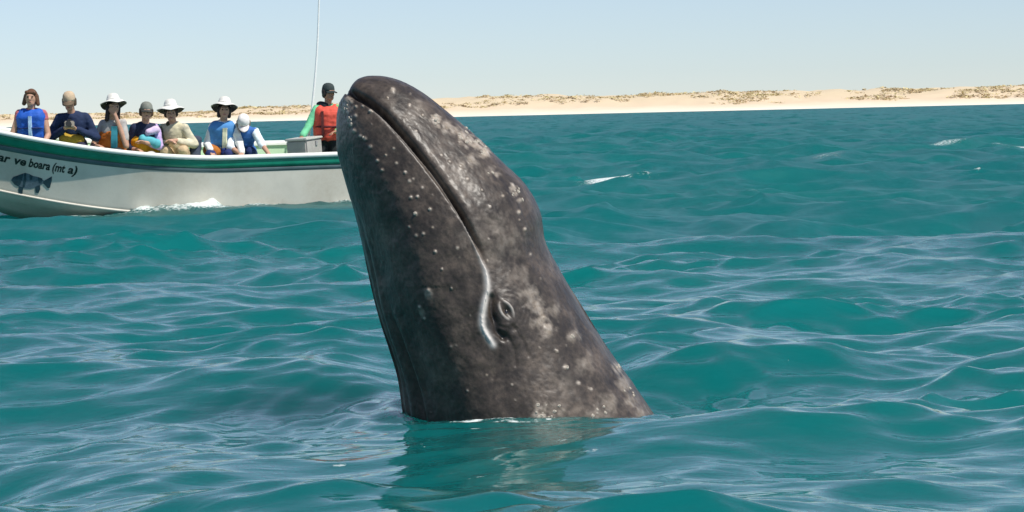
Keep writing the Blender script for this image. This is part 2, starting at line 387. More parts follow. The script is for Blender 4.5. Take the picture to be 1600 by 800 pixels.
# side-view lines of the head: throat (V), back (D), half breadth
WH = [((566,153),(568,151),2), ((554,153),(561,146),8), ((545,153),(555,138),15), ((539,157),(559,126.5),24), ((535,164),(569,121),33), ((531,178),(590,118.5),48),
      ((528,200),(620,124),66), ((528,228),(655,141),86), ((534,258),(695,171),104), ((543,295),(735,206),120), ((555,337),(780,249),136),
      ((565,380),(822,291),149), ((575,430),(843,332),158), ((584,470),(852,378),165), ((595,510),(878,428),171), ((607,547),(908,476),177),
      ((620,592),(950,544),184), ((627,640),(992,603),192), ((634,700),(1028,656),200), ((648,780),(1078,730),208), ((668,900),(1150,840),216), ((700,1060),(1230,980),220)]
LIP = [(549,150),(572,162),(586,171),(612,194),(650,235),(680,269),(710,317),(732,359),(749,396),(757,415),(760,444),(754,472),(754,500),(761,514),(770,528)]
GRV = [(553,146),(575,156),(594,170),(624,201),(669,254),(702,299),(725,336),(745,372),(757,398),(765,422)]
EYE = np.array((789.0, 476.0)); EL = np.array((0.55, 0.835)); EW = np.array((0.835, -0.55))

def make_whale():
    arr = np.array([(*a, *b, c) for a, b, c in WH], float)
    nr, nn, nf = 600, 390, 110; nc = nn + nf
    S = catmull(arr, np.linspace(0, 1, nr) ** 1.15)
    V, D, B = S[:, 0:2], S[:, 2:4], S[:, 4]
    th = np.concatenate([np.linspace(0, math.pi, nf, endpoint=False), np.linspace(math.pi, 2 * math.pi, nn, endpoint=False)])
    ct, st = np.cos(th), np.sin(th)
    mid = (V + D) / 2; half = (D - V) / 2
    P2 = mid[:, None, :] + half[:, None, :] * ct[None, :, None]             # side-view position (picture units)
    tl = np.linspace(0, 1, nr)[:, None]
    k = 0.10 * np.exp(-((tl - 0.40) / 0.34) ** 2)
    # breadth across the section: rounded back, flat cheek, then a turn under the jaw to the throat
    cs = np.array([-1, -.97, -.88, -.72, -.54, -.38, -.2, 0.05, .3, .55, .78, .93, .98, 1])
    ys = np.array([0, .13, .32, .57, .80, .935, .99, 1, .965, .86, .66, .40, .22, 0])
    tu = np.linspace(0, 2 * math.pi, 420, endpoint=False); prof = np.interp(np.cos(tu), cs, ys)
    ker = np.exp(-0.5 * (np.arange(-9, 10) / 4.0) ** 2); ker /= ker.sum()
    sg = prof * np.sign(np.sin(tu)); sg = np.convolve(np.concatenate([sg[-9:], sg, sg[:9]]), ker, 'valid'); prof = np.abs(np.interp(th, np.append(tu, 2 * math.pi), np.append(sg, sg[0])))
    dep = B[:, None] * np.where(st >= 0, 1.0, -1.0)[None, :] * prof[None, :] * (1 - k * ct[None, :])
    # features are laid out on the skin itself, so points nearer than the mid plane are scaled accordingly
    fsc = 3600 / (3600 - np.abs(dep))
    flatp = np.stack([800 + (P2[..., 0] - 800) * fsc, 400 + (P2[..., 1] - 400) * fsc], -1).reshape(-1, 2)
    front = np.sign(st)
    G3 = np.stack([P2[..., 0], dep, -P2[..., 1]], -1)                       # x right, y depth (-: near side), z up
    du = np.gradient(G3, axis=0); dv = (np.roll(G3, -1, 1) - np.roll(G3, 1, 1)) / 2
    N = np.cross(du, dv); N /= np.linalg.norm(N, axis=-1, keepdims=True) + 1e-9
    ctr = np.concatenate([mid, ], 1)
    out = G3 - np.stack([ctr[:, 0], 0 * ctr[:, 0], -ctr[:, 1]], -1)[:, None, :]
    N *= np.sign((N * out).sum(-1, keepdims=True))
    lat = np.clip(np.abs(st), 0, 1)[None, :] + 0 * dep
    lat = lat.ravel()
    dG, sG, fG = poly_dist(flatp, catmull(GRV, 60))
    dL, sL, fL = poly_dist(flatp, catmull(LIP, 80))
    x, y = flatp[:, 0], flatp[:, 1]
    h = np.zeros(len(flatp))
    gf = 1 - sstep(0.70, 1.0, fG)
    wgr = 3.6 + 1.8 * (1 - fG)
    h -= gf * 13 * np.exp(-(dG / wgr) ** 2)
    # rostrum edge overhangs above the groove, the lower lip stands proud below it
    h += gf * 4 * np.exp(-((dG - 14) / 12) ** 2) * (sG < 0)
    lw = 2.8 + 0.7 * sstep(0.6, 0.85, fL)
    h += (1.6 + 1.0 * sstep(0.62, 0.8, fL)) * np.exp(-(dL / lw) ** 2) * (1 - 0.6 * sstep(0.97, 1, fL))
    h += 7 * np.exp(-(dL / 60)) * (sL > 0) * (1 - sstep(0.75, 1, fL))
    # dip between the corner of the mouth and the eye
    dd, _, _ = poly_dist(flatp, [(767, 455), (768, 480), (776, 506), (786, 516)])
    h -= 7 * np.exp(-(dd / 6.0) ** 2)
    # eye: swelling, two lids, socket
    el = (flatp - EYE) @ EL; ew = (flatp - EYE) @ EW; er = np.hypot(el, ew)
    h += 6 * np.exp(-(er / 42) ** 2)
    h += 0.4 * np.cos(er * 0.85) * np.exp(-((er - 27) / 11) ** 2) * (0.5 + 0.8 * vnoise(np.stack([el / 9, ew / 9, 0 * el], -1), 6))
    e = np.hypot(el / 15, ew / 7.5)
    lids = np.exp(-((e - 1.0) / 0.26) ** 2) * ew ** 2 / (ew ** 2 + 30)
    h += 2.8 * lids * (1.0 + 0.25 * np.sign(ew) - 0.012 * el)
    h -= 5.0 * np.exp(-(e / 0.6) ** 2)
    e2 = np.hypot((el - 3) / 36, (ew + 2) / 24)
    h += 0.9 * np.exp(-((e2 - 1.0) / 0.16) ** 2) * (ew < 0)
    h -= 0.9 * np.exp(-((e2 - 0.78) / 0.12) ** 2) * (ew < 0)
    # creases radiating behind the eye
    for (a, b, s) in (((800, 500), (826, 545), 1.6), ((792, 512), (806, 560), 1.4), ((780, 530), (770, 580), 1.3), ((812, 470), (845, 455), 1.1)):
        dq, _, fq = poly_dist(flatp, [a, ((a[0] + b[0]) / 2 + 4, (a[1] + b[1]) / 2), b]); h -= s * np.exp(-(dq / 3.5) ** 2)
    # throat pleats
    cth = (ct[None, :] + 0 * dep).ravel(); tt = (tl + 0 * dep).ravel()
    for c0, lo, hi in ((-0.925, 0.30, 0.85), (-0.80, 0.42, 0.85), (-0.985, 0.35, 0.8)):
        h -= 5 * np.exp(-((cth - c0) / 0.022) ** 2) * sstep(lo, lo + 0.12, tt) * (1 - sstep(hi - .1, hi, tt))
        h += 3 * np.exp(-((cth - c0 - 0.05) / 0.03) ** 2) * sstep(lo, lo + 0.12, tt) * (1 - sstep(hi - .1, hi, tt))
    # soft muscles, skin unevenness
    q3 = np.stack([x, dep.ravel(), y], -1)
    tipf = sstep(0.02, 0.12, tt)
    h += tipf * (3.2 * fbm(q3 / 70, 2, 51) + 1.2 * fbm(q3 / 18, 3, 52) + 0.40 * fbm(q3 / 5, 2, 53))
    # hair dimples and tubercles along the jaws
    spots = [(582,172,3.2),(566,207,2.6),(573,211,3.2),(581,223,3),(592,244,2.6),(599,258,2.6),(620,248,2.4),(633,262,2.6),(640,275,2.8),(646,272,2),(642,300,2.8),
             (652,299,2.6),(650,325,3.2),(672,318,2.8),(651,358,2.8),(662,355,2.6),(680,383,3),(714,378,2.8),(669,443,4),(616,226,2),(604,236,2),(660,285,2),(676,346,2),
             (560,178,2.8),(553,190,3.2),(557,200,3.6),(548,172,3),(545,162,3.5),(553,158,3),(560,165,2.4),(655,470,2.6),(662,488,2.4),(690,410,2),(705,440,1.8),(640,345,2),
             (614,138,4.2),(606,150,2),(640,160,2.4),(660,176,2.2),(650,200,2),(690,235,2),(702,246,2.4),(730,272,2.6),(752,290,2),(765,315,2.4),(785,300,2.2),(811,325,3.4),(820,352,3),
             (884,565,4),(893,520,3.4),(905,590,3),(870,540,2.4),(925,600,2.6),(760,575,2),(800,590,2),(730,600,2)]
    pale = np.zeros(len(flatp)); nzp = fbm(q3 / 9, 4, 60); nzq = fbm(q3 / 26, 4, 61)
    for (sx, sy, r) in spots:
        d = np.hypot(x - sx, y - sy); h += 1.0 * np.exp(-(d / r) ** 2)
        pale = np.maximum(pale, 0.95 * np.exp(-(d / (r * 0.85)) ** 2.5))
    rs = np.random.default_rng(5)
    for _ in range(36):
        tq = rs.random(); i = int((0.12 + 0.75 * tq) * (nr - 1)); f_ = rs.uniform(0.12, 0.93)
        sx, sy = V[i] * (1 - f_) + D[i] * f_; r = rs.uniform(0.9, 2.1)
        m = (np.abs(x - sx) < 8) & (np.abs(y - sy) < 8)
        d = np.hypot(x[m] - sx, y[m] - sy); h[m] += 0.5 * np.exp(-(d / r) ** 2); pale[m] = np.maximum(pale[m], rs.uniform(.25, .8) * np.exp(-(d / r) ** 2))
    # scars and barnacle scabs: pale irregular patches
    for (sx, sy, r, s) in ((681,183,8,1.2),(686,190,5,.9),(700,193,9,.7),(712,200,11,.7),(722,210,12,.9),(733,216,10,.8),(745,222,8,.9),(757,236,9,1.1),(750,228,6,.9),(738,246,13,.6),(722,250,10,.5),
                           (768,262,8,.5),(776,268,6,.6),(800,290,7,1.0),(806,298,6,.9),(812,308,5,.7),(745,355,28,.38),(775,345,22,.42),(795,372,24,.42),(768,392,20,.35),
                           (640,178,18,.3),(655,165,14,.3),(812,425,18,.40),(826,450,14,.55),(838,470,15,.75),(846,490,16,.8),(855,505,14,.7),(832,462,10,.6),(865,480,12,.4),
                           (846,628,13,.9),(850,642,12,.95),(862,634,12,.6),(838,640,9,.6),(876,636,10,.5),(898,520,10,.5),(935,640,22,.5),(955,622,16,.45),(975,598,12,.5),(966,572,9,.55),
                           (985,625,12,.5),(1003,645,12,.5),(915,560,16,.32),(880,590,18,.25),(700,560,26,.14),(612,160,16,.22),(545,165,10,.8),(551,186,8,.7),(548,158,7,.8),(668,448,8,.5),(659,480,9,.4)):
        d = np.hypot(x - sx, y - sy) / r
        s = s * (0.55 if r >= 18 else 0.85)
        pale = np.maximum(pale, s * np.clip(1.15 - d + 1.1 * nzp + 0.35 * nzq, 0, 1) * np.exp(-(d / 1.7) ** 4))
    lipc = (0.25 + 0.75 * sstep(0.62, 0.78, fL)) * np.exp(-(dL / (2.2 + 2.6 * sstep(0.62, 0.8, fL))) ** 2) * sstep(0.05, 0.15, fL)  # pale lip edge; the wet fold's highlight is painted in at the corner
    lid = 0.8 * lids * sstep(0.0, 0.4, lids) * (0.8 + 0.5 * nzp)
    pale = np.maximum(pale, lid)
    h += 1.6 * np.clip(pale, 0, 1) * (nzp > 0.05) * (er > 60)
    h *= sstep(0.025, 0.075, tt)
    G3 = G3 + N * (h * lat ** 0.15)[:, None].reshape(nr, nc, 1)
    # to world: plane through the whale, picture units / PXM metres
    o0 = at(800, 400, WY)
    ex = rgt / PXM; ez = (upv - fwd * (upv.dot(fwd))) / PXM
    ex = Vector((rgt.x, 0, rgt.z)).normalized() / PXM; ez = Vector((-ex.z, 0, ex.x)).normalized() / PXM
    ca = math.cos(PITCH)
    W = (np.array(o0)[None, :] + (G3[..., 0].reshape(-1, 1) - 800) * np.array(ex)[None, :]
         + (G3[..., 2].reshape(-1, 1) + 400) * np.array(ez)[None, :] + G3[..., 1].reshape(-1, 1) / PXM * np.array([[0, 1, 0]]))
    base = Vector((wc.x, WY, 0.0))
    W = W - np.array(base)
    Q = grid_quads(nr, nc, True)
    tipc = W[:nc].mean(0); endc = W[-nc:].mean(0)
    nV = len(W); W = np.vstack([W, tipc, endc])
    j = np.arange(nc); tri1 = np.stack([np.full(nc, nV), (j + 1) % nc, j, j], -1)
    me = np_mesh('gray_whale', W, Q)
    # caps
    bm = bmesh.new(); bm.from_mesh(me); bm.verts.ensure_lookup_table()
    for a in range(nc):
        f = bm.faces.new((bm.verts[nV], bm.verts[(a + 1) % nc], bm.verts[a])); f.smooth = True
        bm.faces.new((bm.verts[nV + 1], bm.verts[(nr - 1) * nc + a], bm.verts[(nr - 1) * nc + (a + 1) % nc]))
    bmesh.ops.recalc_face_normals(bm, faces=bm.faces)
    bm.to_mesh(me); bm.free()
    pa = np.concatenate([np.clip(pale, 0, 1), [0.2, 0]]).astype(np.float32)
    a = me.attributes.new('pale', 'FLOAT', 'POINT'); a.data.foreach_set('value', pa)
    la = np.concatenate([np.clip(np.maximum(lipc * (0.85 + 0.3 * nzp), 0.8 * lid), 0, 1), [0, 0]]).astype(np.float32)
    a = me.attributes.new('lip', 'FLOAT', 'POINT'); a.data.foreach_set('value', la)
    m = bpy.data.materials.new('whale_skin'); m.use_nodes = True; t = NT(m)
    out_ = t.n('OutputMaterial'); b = t.n('BsdfPrincipled'); tc = t.n('TexCoord')
    n1 = t.n('TexNoise', i_Scale=5.5, i_Detail=9, i_Roughness=0.68, i_Distortion=0.3); t.l(tc.outputs['Object'], n1.inputs['Vector'])
    c1 = t.n('ValToRGB'); ramp(c1, [(0.30, (0.015, 0.0115, 0.0095)), (0.48, (0.046, 0.036, 0.029)), (0.62, (0.090, 0.070, 0.056)), (0.78, (0.16, 0.126, 0.100))]); t.l(n1.outputs['Fac'], c1.inputs[0])
    n2 = t.n('TexNoise', i_Scale=38, i_Detail=6, i_Roughness=0.7); t.l(tc.outputs['Object'], n2.inputs['Vector'])
    c2 = t.n('ValToRGB'); ramp(c2, [(0.38, (0.72, 0.72, 0.72)), (0.66, (1.35, 1.32, 1.28))]); t.l(n2.outputs['Fac'], c2.inputs[0])
    mu = t.n('Mix', data_type='RGBA', blend_type='MULTIPLY'); mu.inputs[0].default_value = 1; t.l(c1.outputs[0], mu.inputs[6]); t.l(c2.outputs[0], mu.inputs[7])
    fa = t.n('Attribute', attribute_name='pale')
    c3 = t.n('ValToRGB'); ramp(c3, [(0.35, (0.34, 0.27, 0.20)), (0.65, (0.52, 0.46, 0.40))]); t.l(n2.outputs['Fac'], c3.inputs[0])
    mx = t.n('Mix', data_type='RGBA'); t.l(fa.outputs['Fac'], mx.inputs[0]); t.l(mu.outputs[2], mx.inputs[6]); t.l(c3.outputs[0], mx.inputs[7])
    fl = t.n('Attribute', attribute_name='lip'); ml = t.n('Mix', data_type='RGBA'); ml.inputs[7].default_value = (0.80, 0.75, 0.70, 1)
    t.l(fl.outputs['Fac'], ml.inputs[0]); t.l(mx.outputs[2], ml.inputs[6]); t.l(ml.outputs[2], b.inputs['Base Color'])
    rr = t.n('MapRange'); rr.inputs[3].default_value = 0.32; rr.inputs[4].default_value = 0.60; t.l(n2.outputs['Fac'], rr.inputs[0]); t.l(rr.outputs[0], b.inputs['Roughness'])
    b.inputs['Specular IOR Level'].default_value = 0.28; b.inputs['Coat Weight'].default_value = 0.35; b.inputs['Coat Roughness'].default_value = 0.34; b.inputs['Coat IOR'].default_value = 1.4
    bp = t.n('Bump', i_Strength=0.35, i_Distance=0.006); t.l(n2.outputs['Fac'], bp.inputs['Height']); t.l(bp.outputs[0], b.inputs['Normal'])
    t.l(b.outputs[0], out_.inputs[0])
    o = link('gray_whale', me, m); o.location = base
    tag(o, 'dark gray whale raising its barnacled head upright out of the sea', 'whale')
    # near side vertex picker
    nrm = N.reshape(-1, 3)
    near = (dep.ravel() < 0)
    idx = np.nonzero(near)[0]
    def pick(px, py, far=False):
        ii = np.nonzero(~near)[0] if far else idx
        k_ = ii[np.argmin((x[ii] - px) ** 2 + (y[ii] - py) ** 2)]
        return Vector(W[k_]), Vector((nrm[k_][0], nrm[k_][1], nrm[k_][2])).normalized()
    # eyes
    em = mat('whale_eye', (0.012, 0.009, 0.008), rough=0.08, var=0.3, spec=0.8, bump=0)
    for far in (False, True):
        p, n = pick(790, 478, far)
        bm = bmesh.new(); bmesh.ops.create_uvsphere(bm, u_segments=20, v_segments=12, radius=0.018)
        for f in bm.faces: f.smooth = True
        em_ = bpy.data.meshes.new('eye'); bm.to_mesh(em_); bm.free()
        eo = link('eye', em_, em, o); eo.location = p - n * 0.014
    # barnacles
    bmat = mat('barnacle_shell', (0.50, 0.45, 0.38), rough=0.9, var=0.3, scale=120, bump=0.5)
    bm = bmesh.new(); rings = ((1.0, 0.0), (0.82, 0.35), (0.52, 0.6), (0.34, 0.56), (0.2, 0.3)); ns = 9; vr = []
    for q, (rr_, zz) in enumerate(rings):
        vr.append([bm.verts.new((rr_ * (1 + 0.13 * (-1) ** (s) * (q < 3)) * math.cos(2 * math.pi * s / ns), rr_ * (1 + 0.13 * math.sin(3 * s)) * math.sin(2 * math.pi * s / ns), zz)) for s in range(ns)])
    for q in range(len(rings) - 1):
        for s in range(ns): bm.faces.new((vr[q][s], vr[q][(s + 1) % ns], vr[q + 1][(s + 1) % ns], vr[q + 1][s]))
    bm.faces.new(vr[-1])
    bme = bpy.data.meshes.new('barnacle'); bm.to_mesh(bme); bm.free(); bme.materials.append(bmat)
    rb = random.Random(3)
    cl = [(681,184,5,5),(722,209,10,8),(735,217,8,5),(755,233,8,7),(803,293,6,5),(814,308,4,2),(848,636,12,12),(866,636,10,6),(545,166,5,5),(551,186,5,4),(582,172,1,1),(614,138,2,1),
          (573,211,2,1),(884,565,2,1),(893,520,3,2),(970,575,6,3),(985,610,8,4),(940,640,14,6),(742,222,5,3),(768,262,5,2),(650,325,1,1),(672,318,1,1),(811,325,1,1),(820,352,1,1)]
    for (cx, cy, sp_, n_) in cl:
        for _ in range(n_):
            p, n = pick(cx + rb.gauss(0, sp_ * .6), cy + rb.gauss(0, sp_ * .6))
            s = rb.uniform(0.0045, 0.0095)
            ob = bpy.data.objects.new('barnacle', bme); C.objects.link(ob); ob.parent = o
            ob.location = p - n * s * 0.15; ob.rotation_euler = (n.to_track_quat('Z', 'Y') @ Quaternion((0, 0, 1), rb.uniform(0, 6))).to_euler()
            ob.scale = (s * rb.uniform(.8, 1.2), s * rb.uniform(.8, 1.2), s * rb.uniform(.7, 1.2))
    return o
whale = make_whale()

# ------------------------------------------------------------------ boat
def make_boat():
    root = bpy.data.objects.new('open_motorboat', None); C.objects.link(root); root.matrix_world = BOAT_M
    tag(root, 'long white open fibreglass boat with green band carrying sightseers', 'boat')
    white = mat('hull_white', (0.62, 0.59, 0.51), rough=0.45, var=0.10, scale=3, bump=0.05, wear=(0.33, 0.28, 0.21))
    cap = mat('gunwale_white', (0.78, 0.80, 0.74), rough=0.45, var=0.06, scale=6, bump=0.05)
    green = mat('band_green', (0.008, 0.225, 0.14), rough=0.4, var=0.22, scale=5, bump=0.05, wear=(0.02, 0.24, 0.16))
    grey = mat('band_shade', (0.075, 0.12, 0.13), rough=0.5, var=0.2, scale=5, bump=0.05)
    pale = mat('inside_pale_green', (0.56, 0.76, 0.52), rough=0.6, var=0.1, scale=4, bump=0.08, wear=(0.42, 0.52, 0.38))
    U = np.linspace(0, 1, 70)
    # outer + inner skin as one moulding
    def section(u, inset):
        pts = []
        T = np.linspace(0, 1, 12)
        s = np.stack([hull_pt(np.full(12, u), T, -inset, 1)], 0)[0]
        bot = np.array([bx(u), 0.0, min(keel(u), chine(u)) + inset * 1.2])
        if inset > 0: s[:, 2] = np.maximum(s[:, 2], min(sheer(u) - 0.02, 0.02)); bot[2] = max(bot[2], min(sheer(u) - .02, 0.03))
        nb = [s[-1] * (1 - k) + bot * k + np.array([0, 0, 0.03 * math.sin(k * math.pi) * 0]) for k in (0.33, 0.66)]
        left = np.vstack([s, nb]); right = left.copy(); right[:, 1] *= -1
        return np.vstack([left, bot[None], right[::-1]])
    O = np.array([section(u, 0) for u in U]); n = O.shape[1]
    me = np_mesh('hull', O.reshape(-1, 3), grid_quads(len(U), n)[:, ::-1])
    bm = bmesh.new(); bm.from_mesh(me); bm.verts.ensure_lookup_table()
    bm.faces.new([bm.verts[i] for i in range(n)])                       # transom
    bm.to_mesh(me); bm.free()
    link('hull', me, white, root)
    Ui = np.linspace(0.012, 0.965, 60)
    I = np.array([section(u, 0.045) for u in Ui])
    me = np_mesh('inner_skin', I.reshape(-1, 3), grid_quads(len(Ui), n))
    bm = bmesh.new(); bm.from_mesh(me); bm.verts.ensure_lookup_table(); bm.faces.new([bm.verts[i] for i in range(n)][::-1]); bm.to_mesh(me); bm.free()
    link('inner_skin', me, pale, root)
    # bands stand 4 mm proud of the topside
    def band(name, d0, d1, off, m, u0=0.0, u1=0.995):
        uu = np.linspace(u0, u1, 90)
        for side in (1, -1):
            rows = []
            for k in np.linspace(0, 1, 4):
                dep = (d0 + (d1 - d0) * k) * (1 + 0.25 * np.clip((uu - 0.5) * 2, 0, 1)); t = dep / (sheer(uu) - chine(uu)); o_ = off + (0.006 if 0 < k < 1 else 0)
                rows.append(hull_pt(uu, np.clip(t, 0, 1), o_, side))
            G = np.array(rows)
            edge = np.array([hull_pt(uu, np.clip((d0) * (1 + 0.25 * np.clip((uu - 0.5) * 2, 0, 1)) / (sheer(uu) - chine(uu)), 0, 1), -0.01, side)])
            edge2 = np.array([hull_pt(uu, np.clip((d1) * (1 + 0.25 * np.clip((uu - 0.5) * 2, 0, 1)) / (sheer(uu) - chine(uu)), 0, 1), -0.01, side)])
            G = np.concatenate([edge, G, edge2], 0)
            q = grid_quads(G.shape[0], G.shape[1]); q = q if side == 1 else q[:, ::-1]
            link(name, np_mesh(name, G.reshape(-1, 3), q), m, root)
    band('green_band', 0.02, 0.140, 0.012, green)
    band('shade_band', 0.143, 0.205, 0.004, grey)  # shade and reflection below the green band, put into a grey strip
    # gunwale cap
    for side in (1, -1):
        uu = np.linspace(0, 1, 90); g = hull_pt(uu, 0 * uu, 0, side)
        prof = [(-0.075, -0.03), (-0.075, 0.02), (-0.06, 0.032), (0.02, 0.032), (0.036, 0.02), (0.036, -0.028)]
        G = np.array([[p + np.array([0, side * max(a, -abs(p[1]) + .004) if a < 0 else side * a, c]) for p in g] for a, c in prof] )
        G = np.concatenate([G, G[:1]], 0)
        q = grid_quads(G.shape[0], G.shape[1]); q = q[:, ::-1] if side == 1 else q
        link('gunwale', np_mesh('gunwale', G.reshape(-1, 3), q), cap, root)
    # strake along the chine
    for side in (1,):
        uu = np.linspace(0.3, 0.97, 60); G = np.array([hull_pt(uu, np.full(60, t), o_, side) for t, o_ in ((0.955, -0.01), (0.96, 0.016), (0.99, 0.02), (1.0, -0.01))])
        link('chine_strake', np_mesh('chine_strake', G.reshape(-1, 3), grid_quads(4, 60)), white, root)
    return root, white, pale, cap
boat, M_WHITE, M_PALE, M_CAP = make_boat()

def box_mesh(name, sx, sy, sz, bev=0.012, loc=(0, 0, 0)):
    bm = bmesh.new(); bmesh.ops.create_cube(bm, size=1)
    for v in bm.verts: v.co = Vector((v.co.x * sx + loc[0], v.co.y * sy + loc[1], v.co.z * sz + loc[2]))
    bmesh.ops.bevel(bm, geom=list(bm.edges), offset=bev, segments=2, affect='EDGES')
    me = bpy.data.meshes.new(name); bm.to_mesh(me); bm.free(); return me

def boat_s(px, off_y):
    """station along the boat (local X) whose point at half-beam off_y is seen at picture column px"""
    best = None
    for s in np.linspace(-3.8, 3.8, 761):
        p = BOAT_M @ Vector((s, off_y, 0.9)) - CAM
        c = 800 + FPX * p.dot(rgt) / p.dot(fwd)
        if best is None or abs(c - px) < best[0]: best = (abs(c - px), s)
    return best[1]

# ------------------------------------------------------------------ people
PEOPLE_SEATS = {}
class Prims:
    def __init__(self): self.bm = bmesh.new()
    def ell(self, c, r, rot=None):
        M = Matrix.Translation(Vector(c)) @ (rot.to_4x4() if rot is not None else Matrix.Identity(4)) @ Matrix.Diagonal((*r, 1))
        bmesh.ops.create_icosphere(self.bm, subdivisions=3, radius=1, matrix=M)
    def cap(self, a, b, ra, rb):
        a, b = Vector(a), Vector(b); d = b - a; L = max(d.length, 1e-4)
        q = d.to_track_quat('Z', 'Y').to_matrix().to_4x4()
        bmesh.ops.create_cone(self.bm, cap_ends=True, segments=16, radius1=ra, radius2=rb, depth=L, matrix=Matrix.Translation((a + b) / 2) @ q)
        self.ell(a, (ra,) * 3); self.ell(b, (rb,) * 3)
    def build(self, name, m, parent, voxel=0.012, smooth=3):
        me = bpy.data.meshes.new(name); self.bm.to_mesh(me); self.bm.free()
        o = bpy.data.objects.new('tmp', me); C.objects.link(o)
        md = o.modifiers.new('r', 'REMESH'); md.mode = 'VOXEL'; md.voxel_size = voxel; md.use_smooth_shade = True
        if smooth: ms = o.modifiers.new('s', 'SMOOTH'); ms.factor = 0.5; ms.iterations = smooth
        dg = bpy.context.evaluated_depsgraph_get(); ev = o.evaluated_get(dg)
        nm = bpy.data.meshes.new_from_object(ev, depsgraph=dg); nm.name = name
        bpy.data.objects.remove(o); bpy.data.meshes.remove(me)
        if name not in ('body', 'hair'):
            n_ = len(nm.vertices); co = np.empty(n_ * 3, np.float32); nm.vertices.foreach_get('co', co); no = np.empty(n_ * 3, np.float32); nm.vertices.foreach_get('normal', no)
            co = co.reshape(-1, 3); no = no.reshape(-1, 3); sd_ = len(bpy.data.objects)
            k_ = 0.011 * fbm(co * (9, 9, 16) + sd_, 2, 3) - 0.008 * np.abs(fbm(co * (14, 14, 30) + sd_, 2, 4))
            nm.vertices.foreach_set('co', (co + no * k_[:, None]).astype(np.float32).ravel()); nm.update()
        for p in nm.polygons: p.use_smooth = True
        return link(name, nm, m, parent)

SKIN = mat('skin', (0.50, 0.29, 0.20), rough=0.5, var=0.12, scale=20, bump=0.05)
SKIN2 = mat('skin_tanned', (0.40, 0.21, 0.135), rough=0.5, var=0.12, scale=20, bump=0.05)
EYEM = mat('eye_dark', (0.02, 0.015, 0.012), rough=0.2, var=0.1, bump=0)
LIPM = mat('lips', (0.35, 0.13, 0.11), rough=0.5, var=0.1, bump=0)

_mc = {}
def cloth(col, rough=0.85):
    k = (col, rough)
    if k not in _mc: _mc[k] = mat('cloth', col, rough=rough, var=0.22, scale=9, bump=0.35)
    return _mc[k]

def hand(P, wrist, d, palm_n, side):
    """palm, four unequal bent fingers and a thumb; d = direction the fingers point"""
    d = Vector(d).normalized(); n = Vector(palm_n); n = (n - d * n.dot(d)).normalized(); s = d.cross(n) * side
    w0 = Vector(wrist); pc = w0 + d * 0.05
    rot = Matrix((s, n, d)).transposed()
    P.ell(pc, (0.042, 0.018, 0.055), rot)
    for k, (o_, L) in enumerate(((-0.03, .068), (-0.011, .078), (0.010, .074), (0.029, .058))):
        a = pc + d * 0.035 + s * o_; b = a + d * L * .55 + n * .008; c = b + d * L * .45 * .8 + n * .022
        P.cap(a, b, .0105, .0095); P.cap(b, c, .0095, .0085)
    a = w0 + d * .025 - s * .032; b = a + d * .035 - s * .028 + n * .01; c = b + d * .03 - s * .004 + n * .012
    P.cap(a, b, .013, .011); P.cap(b, c, .011, .009)

def lathe(name, prof, seg=36, deform=None):
    V = []
    for r, z in prof:
        for k in range(seg):
            a = 2 * math.pi * k / seg; p = Vector((r * math.cos(a), r * math.sin(a), z)); V.append(deform(p) if deform else p)
    q = grid_quads(len(prof), seg, True)
    return np_mesh(name, np.array([tuple(v) for v in V]), q)

